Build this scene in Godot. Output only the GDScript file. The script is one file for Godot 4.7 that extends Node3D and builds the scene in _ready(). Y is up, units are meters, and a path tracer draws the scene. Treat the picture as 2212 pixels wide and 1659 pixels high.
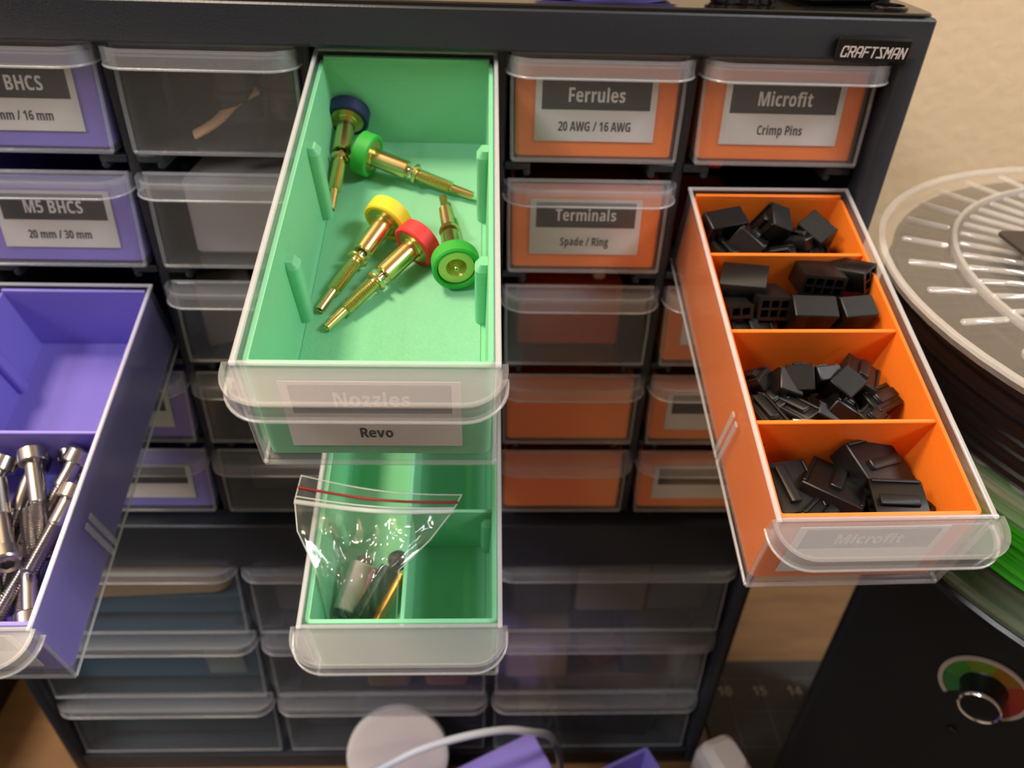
extends Node3D
# Drawer cabinet on a desk, three small drawers pulled out, seen from above at arm's length.
# All lengths below are millimetres unless said otherwise; mm() turns them into metres.

const COL := 60.0          # width of one small column
const ROW := 40.0          # height of one small row
const RIM0 := -5.3         # height of the rim of the top row
const DESK := -412.0
const FACE := 6.5          # the fronts lean out at the foot by this many degrees

var M := {}                # materials
var proto := {}            # prototypes to duplicate
var used := {}
var rng := RandomNumberGenerator.new()

func _ready() -> void:
	rng.seed = 7
	camera_and_light()
	make_materials()
	room()
	desk_and_mat()
	cabinet()
	small_drawers()
	wide_drawers()
	green_drawer()
	lower_green_drawer()
	orange_drawer()
	purple_drawer()
	drawer_contents()
	spools()
	appliance()
	desk_front()
	top_things()

# ---------------------------------------------------------------- camera, light

func camera_and_light() -> void:
	var cam := Camera3D.new()
	cam.name = "camera"
	var at := CameraAttributesPhysical.new()
	at.frustum_focal_length = 24.0 * 1620.0 / 1659.0
	at.frustum_near = 0.01
	at.frustum_far = 30.0
	at.frustum_focus_distance = 0.172
	at.exposure_aperture = 15.5
	cam.attributes = at
	cam.position = mm(55.13, 46.46, 242.82)
	cam.rotation = Vector3(-0.6258, -0.0470, 0.0348)
	add_child(cam)
	cam.current = true
	var we := WorldEnvironment.new()
	we.name = "environment"
	var e := Environment.new()
	e.background_mode = Environment.BG_COLOR
	e.background_color = Color(0.0, 0.0, 0.0)
	e.tonemap_mode = Environment.TONE_MAPPER_LINEAR
	e.tonemap_exposure = 1.0
	e.sdfgi_enabled = true
	e.ssao_enabled = true
	e.ssil_enabled = true
	we.environment = e
	add_child(we)
	ceiling_lamp("square white panel lamp on the ceiling above the desk", Vector3(-600, 1236, 60), 260.0, Color(1.0, 0.92, 0.81), 2.2)
	ceiling_lamp("square white panel lamp on the ceiling further into the room, on the spool side", Vector3(1350, 1236, 560), 480.0, Color(0.96, 0.97, 1.0), 3.0)
	ceiling_lamp("square white panel lamp on the ceiling further into the room, on the screw drawer side", Vector3(-1250, 1236, 800), 480.0, Color(0.97, 0.97, 1.0), 2.4)

# a glowing panel and an area light of its size just under it
func ceiling_lamp(label: String, p: Vector3, side: float, c: Color, energy: float) -> void:
	var lamp := thing("ceiling_lamp", label, "lamp", mm(p.x, p.y, p.z))
	var frame := mk(); cbox(frame, Vector3(0, 6, 0), Vector3(side + 40, 14, side + 40), 3.0)
	part("frame", frame, mat(Color(0.9, 0.9, 0.9), 0.5), lamp)
	var pane := mk(); cbox(pane, Vector3(0, -2, 0), Vector3(side, 4, side), 1.0)
	var mg := mat(Color(1, 1, 1), 0.5)
	mg.emission_enabled = true
	mg.emission = c
	mg.emission_energy_multiplier = 1.5
	part("diffuser", pane, mg, lamp)
	var l := AreaLight3D.new()
	l.name = numbered("lamp_light")
	l.area_size = Vector2(side, side) * 0.001
	l.light_color = c
	l.light_energy = energy
	l.area_range = 8.0
	l.area_attenuation = 2.0
	l.shadow_enabled = true
	l.position = mm(p.x, p.y - 8, p.z)
	l.rotation_degrees = Vector3(-90, 0, 0)
	add_child(l)

# ---------------------------------------------------------------- helpers

func mm(x: float, y: float, z: float) -> Vector3:
	return Vector3(x, y, z) * 0.001

func mat(c: Color, rough: float, metal := 0.0) -> StandardMaterial3D:
	var m := StandardMaterial3D.new()
	m.albedo_color = c
	m.roughness = rough
	m.metallic = metal
	return m

func clear(c: Color, rough := 0.15) -> StandardMaterial3D:
	var m := mat(c, rough)
	m.transparency = BaseMaterial3D.TRANSPARENCY_ALPHA
	m.cull_mode = BaseMaterial3D.CULL_DISABLED
	return m

func relief(m: StandardMaterial3D, t: Texture2D, scale: Vector3, cm: float) -> StandardMaterial3D:
	m.heightmap_enabled = true
	m.heightmap_texture = t
	m.heightmap_scale = cm
	m.uv1_triplanar = true
	m.uv1_scale = scale
	return m

func numbered(called: String) -> String:
	if not used.has(called):
		used[called] = 0
		return called
	used[called] += 1
	return "%s_%03d" % [called, used[called]]

func tag(o: Node3D, label: String, category: String, group := "") -> Node3D:
	o.set_meta("label", label)
	o.set_meta("category", category)
	if group:
		o.set_meta("group", group)
	return o

func thing(called: String, label: String, category: String, at := Vector3.ZERO, group := "") -> Node3D:
	var o := Node3D.new()
	o.name = numbered(called)
	add_child(o, true)
	o.position = at
	tag(o, label, category, group)
	return o

func dup(src: Node3D, called: String, label: String, category: String, t: Transform3D, group := "") -> Node3D:
	var o: Node3D = src.duplicate()
	o.name = numbered(called)
	add_child(o, true)
	o.transform = t
	o.visible = true
	tag(o, label, category, group)
	return o

func meshed(st) -> Mesh:
	if st is Mesh:
		return st
	st.generate_normals()
	return st.commit()

func part(called: String, st, m: Material, parent: Node3D, t := Transform3D.IDENTITY) -> MeshInstance3D:
	var o := MeshInstance3D.new()
	o.name = called
	o.mesh = meshed(st)
	o.material_override = m
	o.transform = t
	parent.add_child(o, true)
	return o

func solo(called: String, st, m: Material, label: String, category: String, t := Transform3D.IDENTITY, group := "") -> MeshInstance3D:
	var o := part(numbered(called), st, m, self, t)
	tag(o, label, category, group)
	return o

func struct(called: String, st, m: Material) -> MeshInstance3D:
	var o := part(called, st, m, self)
	o.set_meta("kind", "structure")
	return o

func mk() -> SurfaceTool:
	var st := SurfaceTool.new()
	st.begin(Mesh.PRIMITIVE_TRIANGLES)
	return st

func v(st: SurfaceTool, p: Vector3, g: int) -> void:
	st.set_smooth_group(g)
	st.add_vertex(p * 0.001)

func tri(st: SurfaceTool, a: Vector3, b: Vector3, c: Vector3, g := -1) -> void:
	v(st, a, g); v(st, b, g); v(st, c, g)

func quad(st: SurfaceTool, a: Vector3, b: Vector3, c: Vector3, d: Vector3, g := -1) -> void:
	tri(st, a, b, c, g); tri(st, a, c, d, g)

# loops run round the y axis from +x to +z and rise; outside faces come out clockwise
func loft(st: SurfaceTool, loops: Array, cap0 := true, cap1 := true, groups := []) -> void:
	for i in loops.size() - 1:
		var a: PackedVector3Array = loops[i]
		var b: PackedVector3Array = loops[i + 1]
		var g: int = groups[i] if groups.size() > i else 100 + i
		var n := a.size()
		for j in n:
			var k := (j + 1) % n
			quad(st, a[j], a[k], b[k], b[j], g)
	if cap0: cap(st, loops[0], true)
	if cap1: cap(st, loops[-1], false)

func cap(st: SurfaceTool, loop: PackedVector3Array, down: bool) -> void:
	var c := Vector3.ZERO
	for p in loop: c += p
	c /= loop.size()
	for j in loop.size():
		var k := (j + 1) % loop.size()
		if down: tri(st, c, loop[k], loop[j])
		else: tri(st, c, loop[j], loop[k])

func rrect(y: float, x0: float, x1: float, z0: float, z1: float, r: float, seg := 3) -> PackedVector3Array:
	var out := PackedVector3Array()
	var cs := [Vector2(x1 - r, z1 - r), Vector2(x0 + r, z1 - r), Vector2(x0 + r, z0 + r), Vector2(x1 - r, z0 + r)]
	for q in 4:
		for i in seg + 1:
			var t := (q + float(i) / seg) * PI / 2
			out.append(Vector3(cs[q].x + r * cos(t), y, cs[q].y + r * sin(t)))
	return out

func ring(y: float, r: float, n := 24, cx := 0.0, cz := 0.0) -> PackedVector3Array:
	var out := PackedVector3Array()
	for i in n:
		var t := TAU * i / n
		out.append(Vector3(cx + r * cos(t), y, cz + r * sin(t)))
	return out

func lathe(st: SurfaceTool, prof: Array, n := 24, cap0 := true, cap1 := true, smooth := false) -> void:
	var loops := []
	var gs := []
	for i in prof.size():
		loops.append(ring(prof[i][0], prof[i][1], n))
		gs.append(7 if smooth else 100 + i)
	loft(st, loops, cap0, cap1, gs)

func cbox(st: SurfaceTool, c: Vector3, s: Vector3, ch := 0.5, r := -1.0) -> void:
	var h := s / 2
	var rr: float = maxf(r, ch)
	var seg := 1 if r < 0 else 4
	loft(st, [
		rrect(c.y - h.y, c.x - h.x + ch, c.x + h.x - ch, c.z - h.z + ch, c.z + h.z - ch, maxf(rr - ch, 0.02), seg),
		rrect(c.y - h.y + ch, c.x - h.x, c.x + h.x, c.z - h.z, c.z + h.z, rr, seg),
		rrect(c.y + h.y - ch, c.x - h.x, c.x + h.x, c.z - h.z, c.z + h.z, rr, seg),
		rrect(c.y + h.y, c.x - h.x + ch, c.x + h.x - ch, c.z - h.z + ch, c.z + h.z - ch, maxf(rr - ch, 0.02), seg)])

func box(s: Vector3, ch := 0.5, r := -1.0, c := Vector3.ZERO) -> Mesh:
	var st := mk()
	cbox(st, c, s, ch, r)
	return meshed(st)

# an open tub: outside and inside walls, a rim and a floor; top and foot are [x0, x1, z0, z1]
func tub(st: SurfaceTool, y1: float, top: Array, y0: float, foot: Array, t: float, r: float, floor_t := -1.0, rim_r := 0.3) -> void:
	var ft := t if floor_t < 0 else floor_t
	var ri := maxf(r - t, 0.3)
	var k := ft / (y1 - y0)
	var inn := []
	for i in 4: inn.append(lerpf(foot[i], top[i], k) + (t if i % 2 == 0 else -t))
	loft(st, [
		rrect(y0, foot[0] + 0.5, foot[1] - 0.5, foot[2] + 0.5, foot[3] - 0.5, maxf(r - 0.5, 0.2)),
		rrect(y0 + 0.5, foot[0], foot[1], foot[2], foot[3], r),
		rrect(y1 - rim_r, top[0], top[1], top[2], top[3], r),
		rrect(y1, top[0] + rim_r, top[1] - rim_r, top[2] + rim_r, top[3] - rim_r, maxf(r - rim_r, 0.2)),
		rrect(y1, top[0] + t, top[1] - t, top[2] + t, top[3] - t, ri),
		rrect(y0 + ft, inn[0], inn[1], inn[2], inn[3], ri)])

func tube(st: SurfaceTool, pts: Array, r: float, n := 10, flat := 1.0) -> void:
	var loops := []
	for i in pts.size():
		var d: Vector3 = (pts[mini(i + 1, pts.size() - 1)] - pts[maxi(i - 1, 0)]).normalized()
		var u := d.cross(Vector3(0.13, 0.97, 0.21)).normalized()
		var w := d.cross(u)
		var l := PackedVector3Array()
		for j in n:
			var t := TAU * j / n
			l.append(pts[i] + (u * cos(t) - w * sin(t) * flat) * r)
		loops.append(l)
	var gs := []
	for i in pts.size(): gs.append(5)
	loft(st, loops, true, true, gs)

func smooth_path(pts: Array, step: float) -> Array:
	var c := Curve3D.new()
	for i in pts.size():
		var a: Vector3 = pts[maxi(i - 1, 0)]
		var b: Vector3 = pts[mini(i + 1, pts.size() - 1)]
		c.add_point(pts[i], -(b - a) / 6.0, (b - a) / 6.0)
	var out := []
	var n := maxi(4, int(c.get_baked_length() / step))
	c.bake_interval = step / 3.0
	for i in n + 1:
		out.append(c.sample_baked(c.get_baked_length() * i / n, true))
	return out

func along(dir: Vector3, twist := 0.0) -> Basis:   # a basis whose y axis points along dir
	var y := dir.normalized()
	var x := y.cross(Vector3(0.05, 0.1, 1)).normalized()
	if absf(y.z) > 0.95: x = y.cross(Vector3(1, 0.1, 0)).normalized()
	var z := x.cross(y)
	return Basis(x, y, z) * Basis(Vector3.UP, twist)

func rot(x: float, y: float, z: float) -> Basis:
	return Basis.from_euler(Vector3(deg_to_rad(x), deg_to_rad(y), deg_to_rad(z)))

func at(x: float, y: float, z: float, b := Basis.IDENTITY) -> Transform3D:
	return Transform3D(b, mm(x, y, z))

func letters(s: String, cap_mm: float, bold := true, depth := 0.08, squeeze := 1.0) -> Mesh:
	var f := SystemFont.new()
	f.font_names = PackedStringArray(["Droid Sans"])
	f.font_weight = 700 if bold else 400
	var t := TextMesh.new()
	t.font = f
	t.font_size = 40
	t.text = s
	t.pixel_size = cap_mm * 0.001 / (40.0 * 0.714)
	t.depth = depth * 0.001
	t.curve_step = 1.5
	if squeeze == 1.0:
		return t
	var a := t.surface_get_arrays(0)
	var p: PackedVector3Array = a[Mesh.ARRAY_VERTEX]
	for i in p.size(): p[i].x *= squeeze
	a[Mesh.ARRAY_VERTEX] = p
	var am := ArrayMesh.new()
	am.add_surface_from_arrays(Mesh.PRIMITIVE_TRIANGLES, a)
	return am

# ---------------------------------------------------------------- materials

func stripes(n: int, jitter: float, sd: int) -> ImageTexture:
	var r := RandomNumberGenerator.new()
	r.seed = sd
	var im := Image.create(256, 256, false, Image.FORMAT_L8)
	var amp := []
	for i in n: amp.append(1.0 - jitter * r.randf())
	for y in 256:
		var u := float(y) / 256.0 * n
		var h: float = (0.5 - 0.5 * cos(TAU * u)) * amp[int(u)]
		for x in 256: im.set_pixel(x, y, Color(h, h, h))
	return ImageTexture.create_from_image(im)

func diagonal(n: int) -> ImageTexture:
	var im := Image.create(256, 256, false, Image.FORMAT_L8)
	for y in 256:
		for x in 256:
			var u := float(x - y) / 256.0 * n
			var h := pow(0.5 - 0.5 * cos(TAU * u), 0.7)
			im.set_pixel(x, y, Color(h, h, h))
	return ImageTexture.create_from_image(im)

func noise_tex(freq: float, oct: int, sd: int, ramp: Array = [], size := 512) -> NoiseTexture2D:
	var f := FastNoiseLite.new()
	f.seed = sd
	f.frequency = freq
	f.fractal_octaves = oct
	var t := NoiseTexture2D.new()
	t.width = size; t.height = size
	t.seamless = true
	t.noise = f
	if ramp:
		var g := Gradient.new()
		g.offsets = PackedFloat32Array(range(ramp.size()).map(func(i): return float(i) / (ramp.size() - 1)))
		g.colors = PackedColorArray(ramp)
		t.color_ramp = g
	return t

func make_materials() -> void:
	var layer := stripes(16, 0.7, 3)
	var diag := diagonal(12)
	var speck := noise_tex(0.05, 3, 5)
	M.clear = clear(Color(0.84, 0.86, 0.88, 0.026))
	M.lip = clear(Color(0.86, 0.86, 0.88, 0.12))
	M.edge = clear(Color(0.92, 0.92, 0.93, 0.22))
	M.bead = clear(Color(0.92, 0.92, 0.93, 0.12))
	M.rim = clear(Color(0.95, 0.95, 0.96, 0.28))
	for k in [["green", Color(0.50, 0.81, 0.62)], ["orange", Color(0.98, 0.50, 0.14)], ["purple", Color(0.52, 0.47, 0.82)], ["teal", Color(0.16, 0.33, 0.42)], ["red", Color(0.55, 0.10, 0.09)]]:
		M[k[0]] = relief(mat(k[1], 0.42), layer, Vector3.ONE * 1000.0 / 5.0, 0.004)
		M[k[0] + "_floor"] = relief(mat(k[1], 0.36), diag, Vector3.ONE * 1000.0 / 7.0, 0.012)
	M.black = relief(mat(Color(0.16, 0.172, 0.20), 0.42), speck, Vector3.ONE * 40, 0.006)
	M.gloss = mat(Color(0.05, 0.05, 0.055), 0.16)
	M.inner = mat(Color(0.055, 0.055, 0.06), 0.6)
	M.paper = mat(Color(0.86, 0.84, 0.82), 0.7)
	M.band = mat(Color(0.05, 0.06, 0.10), 0.7)
	M.ink = mat(Color(0.12, 0.12, 0.13), 0.7)
	M.white = mat(Color(0.88, 0.86, 0.85), 0.45)
	M.brass = mat(Color(0.91, 0.80, 0.55), 0.24, 1.0)
	M.brass_dull = mat(Color(0.86, 0.80, 0.48), 0.36, 1.0)
	M.steel = mat(Color(0.80, 0.78, 0.75), 0.2, 1.0)
	M.bolt = mat(Color(0.70, 0.68, 0.67), 0.26, 1.0)
	M.bolt_end = mat(Color(0.30, 0.28, 0.30), 0.4, 0.8)
	M.hole = mat(Color(0.02, 0.02, 0.02), 0.7)
	M.connector = mat(Color(0.03, 0.029, 0.03), 0.45)
	M.connector_b = mat(Color(0.042, 0.032, 0.03), 0.38)
	M.chrome = mat(Color(0.9, 0.9, 0.92), 0.08, 1.0)
	M.acrylic = clear(Color(0.95, 0.93, 0.90, 0.03), 0.06)
	M.acrylic_edge = clear(Color(0.98, 0.97, 0.95, 0.22), 0.08)
	M.bag = clear(Color(0.92, 0.95, 0.92, 0.03), 0.08)
	M.bag_seam = clear(Color(0.9, 0.92, 0.9, 0.45), 0.2)

# ---------------------------------------------------------------- room, desk

func slab(called: String, lo: Vector3, hi: Vector3, m: Material) -> void:
	struct(called, box(hi - lo, 0.5, -1.0, (hi + lo) / 2), m)

func room() -> void:
	var wallpaint := relief(mat(Color(0.97, 0.86, 0.70), 0.75), noise_tex(0.035, 4, 11), Vector3.ONE * 5, 0.02)
	var other := mat(Color(0.70, 0.66, 0.60), 0.85)
	slab("wall_back", Vector3(-1700, -1180, -270), Vector3(1900, 1260, -170), wallpaint)
	slab("wall_left", Vector3(-1800, -1180, -270), Vector3(-1700, 1260, 2700), other)
	slab("wall_right", Vector3(1900, -1180, -270), Vector3(2000, 1260, 2700), other)
	slab("wall_front", Vector3(-1800, -1180, 2600), Vector3(2000, 1260, 2700), other)
	slab("floor", Vector3(-1800, -1280, -270), Vector3(2000, -1170, 2700), mat(Color(0.24, 0.20, 0.18), 0.7))
	slab("ceiling", Vector3(-1800, 1250, -270), Vector3(2000, 1350, 2700), mat(Color(0.85, 0.83, 0.8), 0.9))

func desk_and_mat() -> void:
	var wood := mat(Color(1, 1, 1), 0.5)
	wood.albedo_texture = noise_tex(0.012, 4, 21, [Color(0.42, 0.30, 0.18), Color(0.50, 0.37, 0.23), Color(0.56, 0.42, 0.27)])
	wood.uv1_triplanar = true
	wood.uv1_scale = Vector3(1.2, 6, 6)
	var d := thing("desk", "light brown wooden desk carrying the drawer cabinet", "desk", mm(0, -1170, 0))
	var h := DESK + 1170.0
	part("tabletop", box(Vector3(1700, 28, 760), 2.0, -1.0, Vector3(60, h - 14, 215)), wood, d)
	for sx in [-740, 860]:
		for sz in [-115, 545]:
			part("leg", box(Vector3(50, h - 28, 50), 1.0, -1.0, Vector3(sx, (h - 28) / 2, sz)), M.black, d)
	var dm := thing("desk_mat", "plain black rubber mat on the desk in front of the drawer cabinet", "mat", mm(-100, DESK, 300))
	part("sheet", box(Vector3(590, 1.6, 570), 0.4, 6.0, Vector3(0, 0.8, 0)), mat(Color(0.07, 0.07, 0.075), 0.7), dm)
	var m := thing("cutting_mat", "dark grey cutting mat with pale grid lines and numbers on the desk", "cutting mat", mm(390, DESK, 110))
	var dark := mat(Color(0.16, 0.15, 0.14), 0.6)
	part("sheet", box(Vector3(380, 2.0, 344), 0.4, 4.0, Vector3(0, 1, 0)), dark, m)
	var pale := mat(Color(0.34, 0.32, 0.30), 0.7)
	var g := mk()
	for i in 14:
		cbox(g, Vector3(-170 + i * 23.6, 2.05, 0), Vector3(0.5, 0.2, 320), 0.02)
		cbox(g, Vector3(0, 2.05, -158 + i * 23.6), Vector3(350, 0.2, 0.5), 0.02)
	for k in [-1, 1]:
		quad(g, Vector3(-150, 2.1, 0), Vector3(-149.2, 2.1, 0), Vector3(-149.2 + k * -14, 2.1, 120), Vector3(-150 + k * -14, 2.1, 120))
	part("grid_lines", g, pale, m)
	for i in 3:
		part("numeral", letters(["10", "15", "1"][i] if i < 2 else "14", 6.5, true, 0.2), mat(Color(0.55, 0.52, 0.49), 0.7), m, at(-172 + i * 23.6, 2.1, -149, rot(-90, 0, 0)))

# ---------------------------------------------------------------- cabinet

func cabinet() -> void:
	var c := thing("drawer_cabinet", "black plastic parts cabinet with small drawers above three rows of wide ones", "cabinet", mm(0, DESK, 0))
	var up := -DESK
	var W := 186.9
	var top := 8.26
	var back := -150.0
	# front frame: bars in front of the drawers
	var f := mk()
	cbox(f, Vector3(0, (top - 3.7) / 2 + up, 1.0), Vector3(2 * W - 1.2, top + 3.7, 12.5), 0.9)
	for s in [-1, 1]:
		cbox(f, Vector3(s * (W + 180.2) / 2, (top - 0.1 + DESK) / 2 + up, 1.0), Vector3(W - 180.2, top - 0.1 - DESK, 12.44), 0.8)
	cbox(f, Vector3(0, -216.5 + up, 1.0), Vector3(360.6, 27, 12.2), 0.8)
	cbox(f, Vector3(0, -405.0 + up, 1.0), Vector3(360.6, 14, 12.2), 0.8)
	part("front_frame", f, M.black, c)
	for s in [-1, 1]:
		part("side_panel", box(Vector3(3.0, -DESK + 4, 144), 0.4, -1.0, Vector3(s * 184.6, up / 2 + 2, -78)), M.black, c)
	part("back_panel", box(Vector3(366, -DESK + 2, 2.5), 0.3, -1.0, Vector3(0, up / 2, back + 1)), M.inner, c)
	part("base_panel", box(Vector3(366, 3, 144), 0.3, -1.0, Vector3(0, 2, -78)), M.inner, c)
	part("shelf", box(Vector3(366, 3, 142), 0.3, -1.0, Vector3(0, -216 + up, -77)), M.inner, c)
	part("top_panel", box(Vector3(366, 2.5, 144), 0.3, -1.0, Vector3(0, -1.6 + up, -78)), M.gloss, c)
	# the lid: a glossy tray with a raised rim
	var rim := mk()
	var outer := [-W, W, back, 7.2]
	loft(rim, [rrect(top - 1.5 + up, -W + .4, W - .4, back, 6.8, 4.0, 4), rrect(top + 0.6 + up, -W + .6, W - .6, back, 6.6, 4.0, 4), rrect(top + 1.0 + up, -W + 1.2, W - 1.2, back + .6, 6.0, 3.6, 4),
		rrect(top + 1.0 + up, -W + 6, W - 6, back + 6, 0.6, 3, 4), rrect(top - 1.0 + up, -W + 9, W - 9, back + 9, -2.6, 3, 4)], false, true)
	part("top_tray", rim, M.gloss, c)
	var soc := mk()
	loft(soc, [ring(top - 2 + up, 5.4), ring(top + 1.5 + up, 5.4), ring(top + 1.9 + up, 5.0), ring(top + 1.9 + up, 4.4), ring(top - 1.4 + up, 4.1)], false, true)
	part("stacking_socket", soc, M.gloss, c, at(175.6, 0, -2.0))
	# dividers and the drawer rails on them
	for i in 5:
		var x := -120.0 + i * COL
		part("divider", box(Vector3(3.6, 202, 137), 0.6, -1.0, Vector3(x, -101.5 + up, -70.2)), M.black, c)
	for i in 2:
		part("divider", box(Vector3(4.4, 166, 137), 0.6, -1.0, Vector3(-60 + i * 120, -315 + up, -70.2)), M.black, c)
	for r in 4:
		for i in 7:
			var st := mk()
			var y := RIM0 - ROW * (r + 1) + 4.6 + up
			for s in [-1, 1]:
				if (i == 0 and s < 0) or (i == 6 and s > 0): continue
				cbox(st, Vector3(s * 5.9, y, -69), Vector3(8.6, 2.6, 136), 0.4)
				cbox(st, Vector3(s * 9.0, y - 2.0, -69), Vector3(2.6, 3.2, 136), 0.8)
			part("rail", st, M.black, c, at(-180 + i * COL, 0, 0))
	for r in 2:
		for i in 4:
			var st := mk()
			for s in [-1, 1]:
				if (i == 0 and s < 0) or (i == 3 and s > 0): continue
				cbox(st, Vector3(s * 7.2, -286.3 - 56.5 * r + up, -69), Vector3(11, 2.2, 136), 0.4)
			part("rail", st, M.black, c, at(-180 + i * 120, 0, 0))
	badge(c, up)

func badge(c: Node3D, up: float) -> void:
	var b := part("brand_badge", box(Vector3(22.6, 7.2, 1.6), 0.7, 0.9), M.gloss, c, at(169.6, -0.6 + up, 8.0, rot(0, 0, -0.8)))
	var strokes := {
		"C": [[0.85, 0.75, 0.85, 1, 0.15, 1, 0, 0.85, 0, 0.15, 0.15, 0, 0.85, 0, 0.85, 0.25]],
		"R": [[0, 0, 0, 1, 0.7, 1, 0.85, 0.85, 0.85, 0.6, 0.7, 0.48, 0.05, 0.48], [0.4, 0.48, 0.85, 0]],
		"A": [[0, 0, 0, 0.85, 0.15, 1, 0.7, 1, 0.85, 0.85, 0.85, 0], [0, 0.4, 0.85, 0.4]],
		"F": [[0, 0, 0, 1, 0.85, 1], [0, 0.5, 0.7, 0.5]],
		"T": [[0.42, 0, 0.42, 1], [0, 1, 0.85, 1]],
		"S": [[0.85, 1, 0.1, 1, 0.1, 0.9, 0.8, 0.12, 0.8, 0, 0, 0]],
		"M": [[0, 0, 0, 1, 0.45, 0.45, 0.9, 1, 0.9, 0]],
		"N": [[0, 0, 0, 1, 0.82, 0, 0.82, 1]]}
	var hgt := 2.7
	var wid := 1.7
	var x := -9.6
	var white := mat(Color(0.86, 0.80, 0.78), 0.4)
	for ch in "CRAFTSMAN":
		var st := mk()
		var lift := 0.86
		for s in strokes[ch]:
			for i in range(0, s.size() - 2, 2):
				var a := Vector2(s[i] * wid, s[i + 1] * hgt)
				var b2 := Vector2(s[i + 2] * wid, s[i + 3] * hgt)
				var d := (b2 - a).normalized() * 0.2
				var nrm := Vector2(-d.y, d.x)
				var q := []
				for e in [a - d + nrm, b2 + d + nrm, b2 + d - nrm, a - d - nrm]:
					q.append(Vector3(x + e.x + e.y * 0.16, e.y - 1.75, lift))
				quad(st, q[0], q[1], q[2], q[3])
				lift += 0.012
				for k in 4:
					var k2 := (k + 1) % 4
					quad(st, q[k] , q[k] - Vector3(0, 0, .12), q[k2] - Vector3(0, 0, .12), q[k2])
		part("lettering", st, white, b)
		x += 2.18 if ch != "M" else 2.34

# ---------------------------------------------------------------- drawers and bins

func drawer_proto(w: float, h: float, L: float, ribs := true) -> Node3D:
	var d := Node3D.new()
	var x := w / 2
	var foot := h * tan(deg_to_rad(FACE))
	var body := mk()
	tub(body, 0.0, [-x, x, -L, 0.0], -h, [-x + 0.5, x - 0.5, -L + 0.5, foot], 1.2, 2.2, 1.2)
	part("tray", body, M.clear, d)
	# the finger lip: a shelf with rounded corners and a skirt hanging from it
	var lip := mk()
	var xl := x + 1.4
	var D := 10.4
	var R := 9.0
	var out := PackedVector3Array()
	var outline := []
	for i in 9:
		var t := PI / 2 * i / 8
		outline.append(Vector3(xl - R + R * cos(t), 0, D - R + R * sin(t)))
	for i in 9:
		var t := PI / 2 + PI / 2 * i / 8
		outline.append(Vector3(-xl + R + R * cos(t), 0, D - R + R * sin(t)))
	outline.insert(0, Vector3(xl, 0, -0.6))
	outline.append(Vector3(-xl, 0, -0.6))
	var n := outline.size()
	var inner := []
	for i in n:
		var p: Vector3 = outline[i]
		var a: Vector3 = outline[maxi(i - 1, 0)]
		var b: Vector3 = outline[mini(i + 1, n - 1)]
		var dir := (b - a).normalized()
		inner.append(p - Vector3(dir.z, 0, -dir.x) * 1.2)
	# shelf (top and underside)
	for s in [-0.5, -1.6]:
		var loop := PackedVector3Array()
		for p in inner: loop.append(p + Vector3(0, s, 0))
		cap(lip, loop, s < -1)
	part("lip", lip, M.lip, d)
	var sk := mk()
	for i in n - 1:
		var a: Vector3 = outline[i]; var b: Vector3 = outline[i + 1]
		var ia: Vector3 = inner[i]; var ib: Vector3 = inner[i + 1]
		var T := Vector3(0, 0.5, 0)
		var B := Vector3(0, -4.8, 0)
		quad(sk, a + B, b + B, b + T, a + T, 1)
		quad(sk, a + T, b + T, ib + T, ia + T, 2)
		quad(sk, ia + T, ib + T, ib + B, ia + B, 3)
		quad(sk, ia + B, ib + B, b + B, a + B, 4)
	part("skirt", sk, M.lip, d)
	var bead := mk()
	tube(bead, outline.map(func(p): return p + Vector3(0, -4.8, 0)), 0.4, 6)
	tube(bead, [Vector3(-x, 0.05, -0.7), Vector3(0, 0.05, -0.7), Vector3(x, 0.05, -0.7)], 0.65, 6)
	part("lip_edge", bead, M.edge, d)
	# thick outer edges of the front wall
	var e := mk()
	tube(e, [Vector3(-x + .5, -0.5, -.5), Vector3(-x + .6, -h * .5, foot * .5 - .5), Vector3(-x + 1.0, -h + .9, foot - .7)], 0.65, 6)
	tube(e, [Vector3(x - .5, -0.5, -.5), Vector3(x - .6, -h * .5, foot * .5 - .5), Vector3(x - 1.0, -h + .9, foot - .7)], 0.65, 6)
	tube(e, [Vector3(-x + 1.0, -h + .8, foot - .6), Vector3(0, -h + .8, foot - .6), Vector3(x - 1.0, -h + .8, foot - .6)], 0.75, 6)
	part("front_edge", e, M.bead, d)
	if ribs:
		for s in [-1, 1]:
			for z in [-37.5, -34.2]:
				part("guide_rib", box(Vector3(0.7, h - 11.5, 2.1), 0.25, -1.0, Vector3(s * (x - 0.05), -h / 2 - 3.4, z)), M.edge, d)
	return d

func long_rims(d: Node3D, w: float, h: float, L: float) -> void:   # the rims of a drawer that stands open
	var x := w / 2
	var st := mk()
	for s in [-1, 1]:
		cbox(st, Vector3(s * (x - 0.6), 0.1, -L / 2), Vector3(1.3, 0.9, L), 0.25)
		tube(st, [Vector3(s * (x - .9), -h + .7, 3), Vector3(s * (x - .9), -h + .7, -L + 1)], 0.5, 6)
	cbox(st, Vector3(0, 0.1, -L + 0.6), Vector3(w, 0.9, 1.2), 0.25)
	part("rim", st, M.rim, d)

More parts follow.
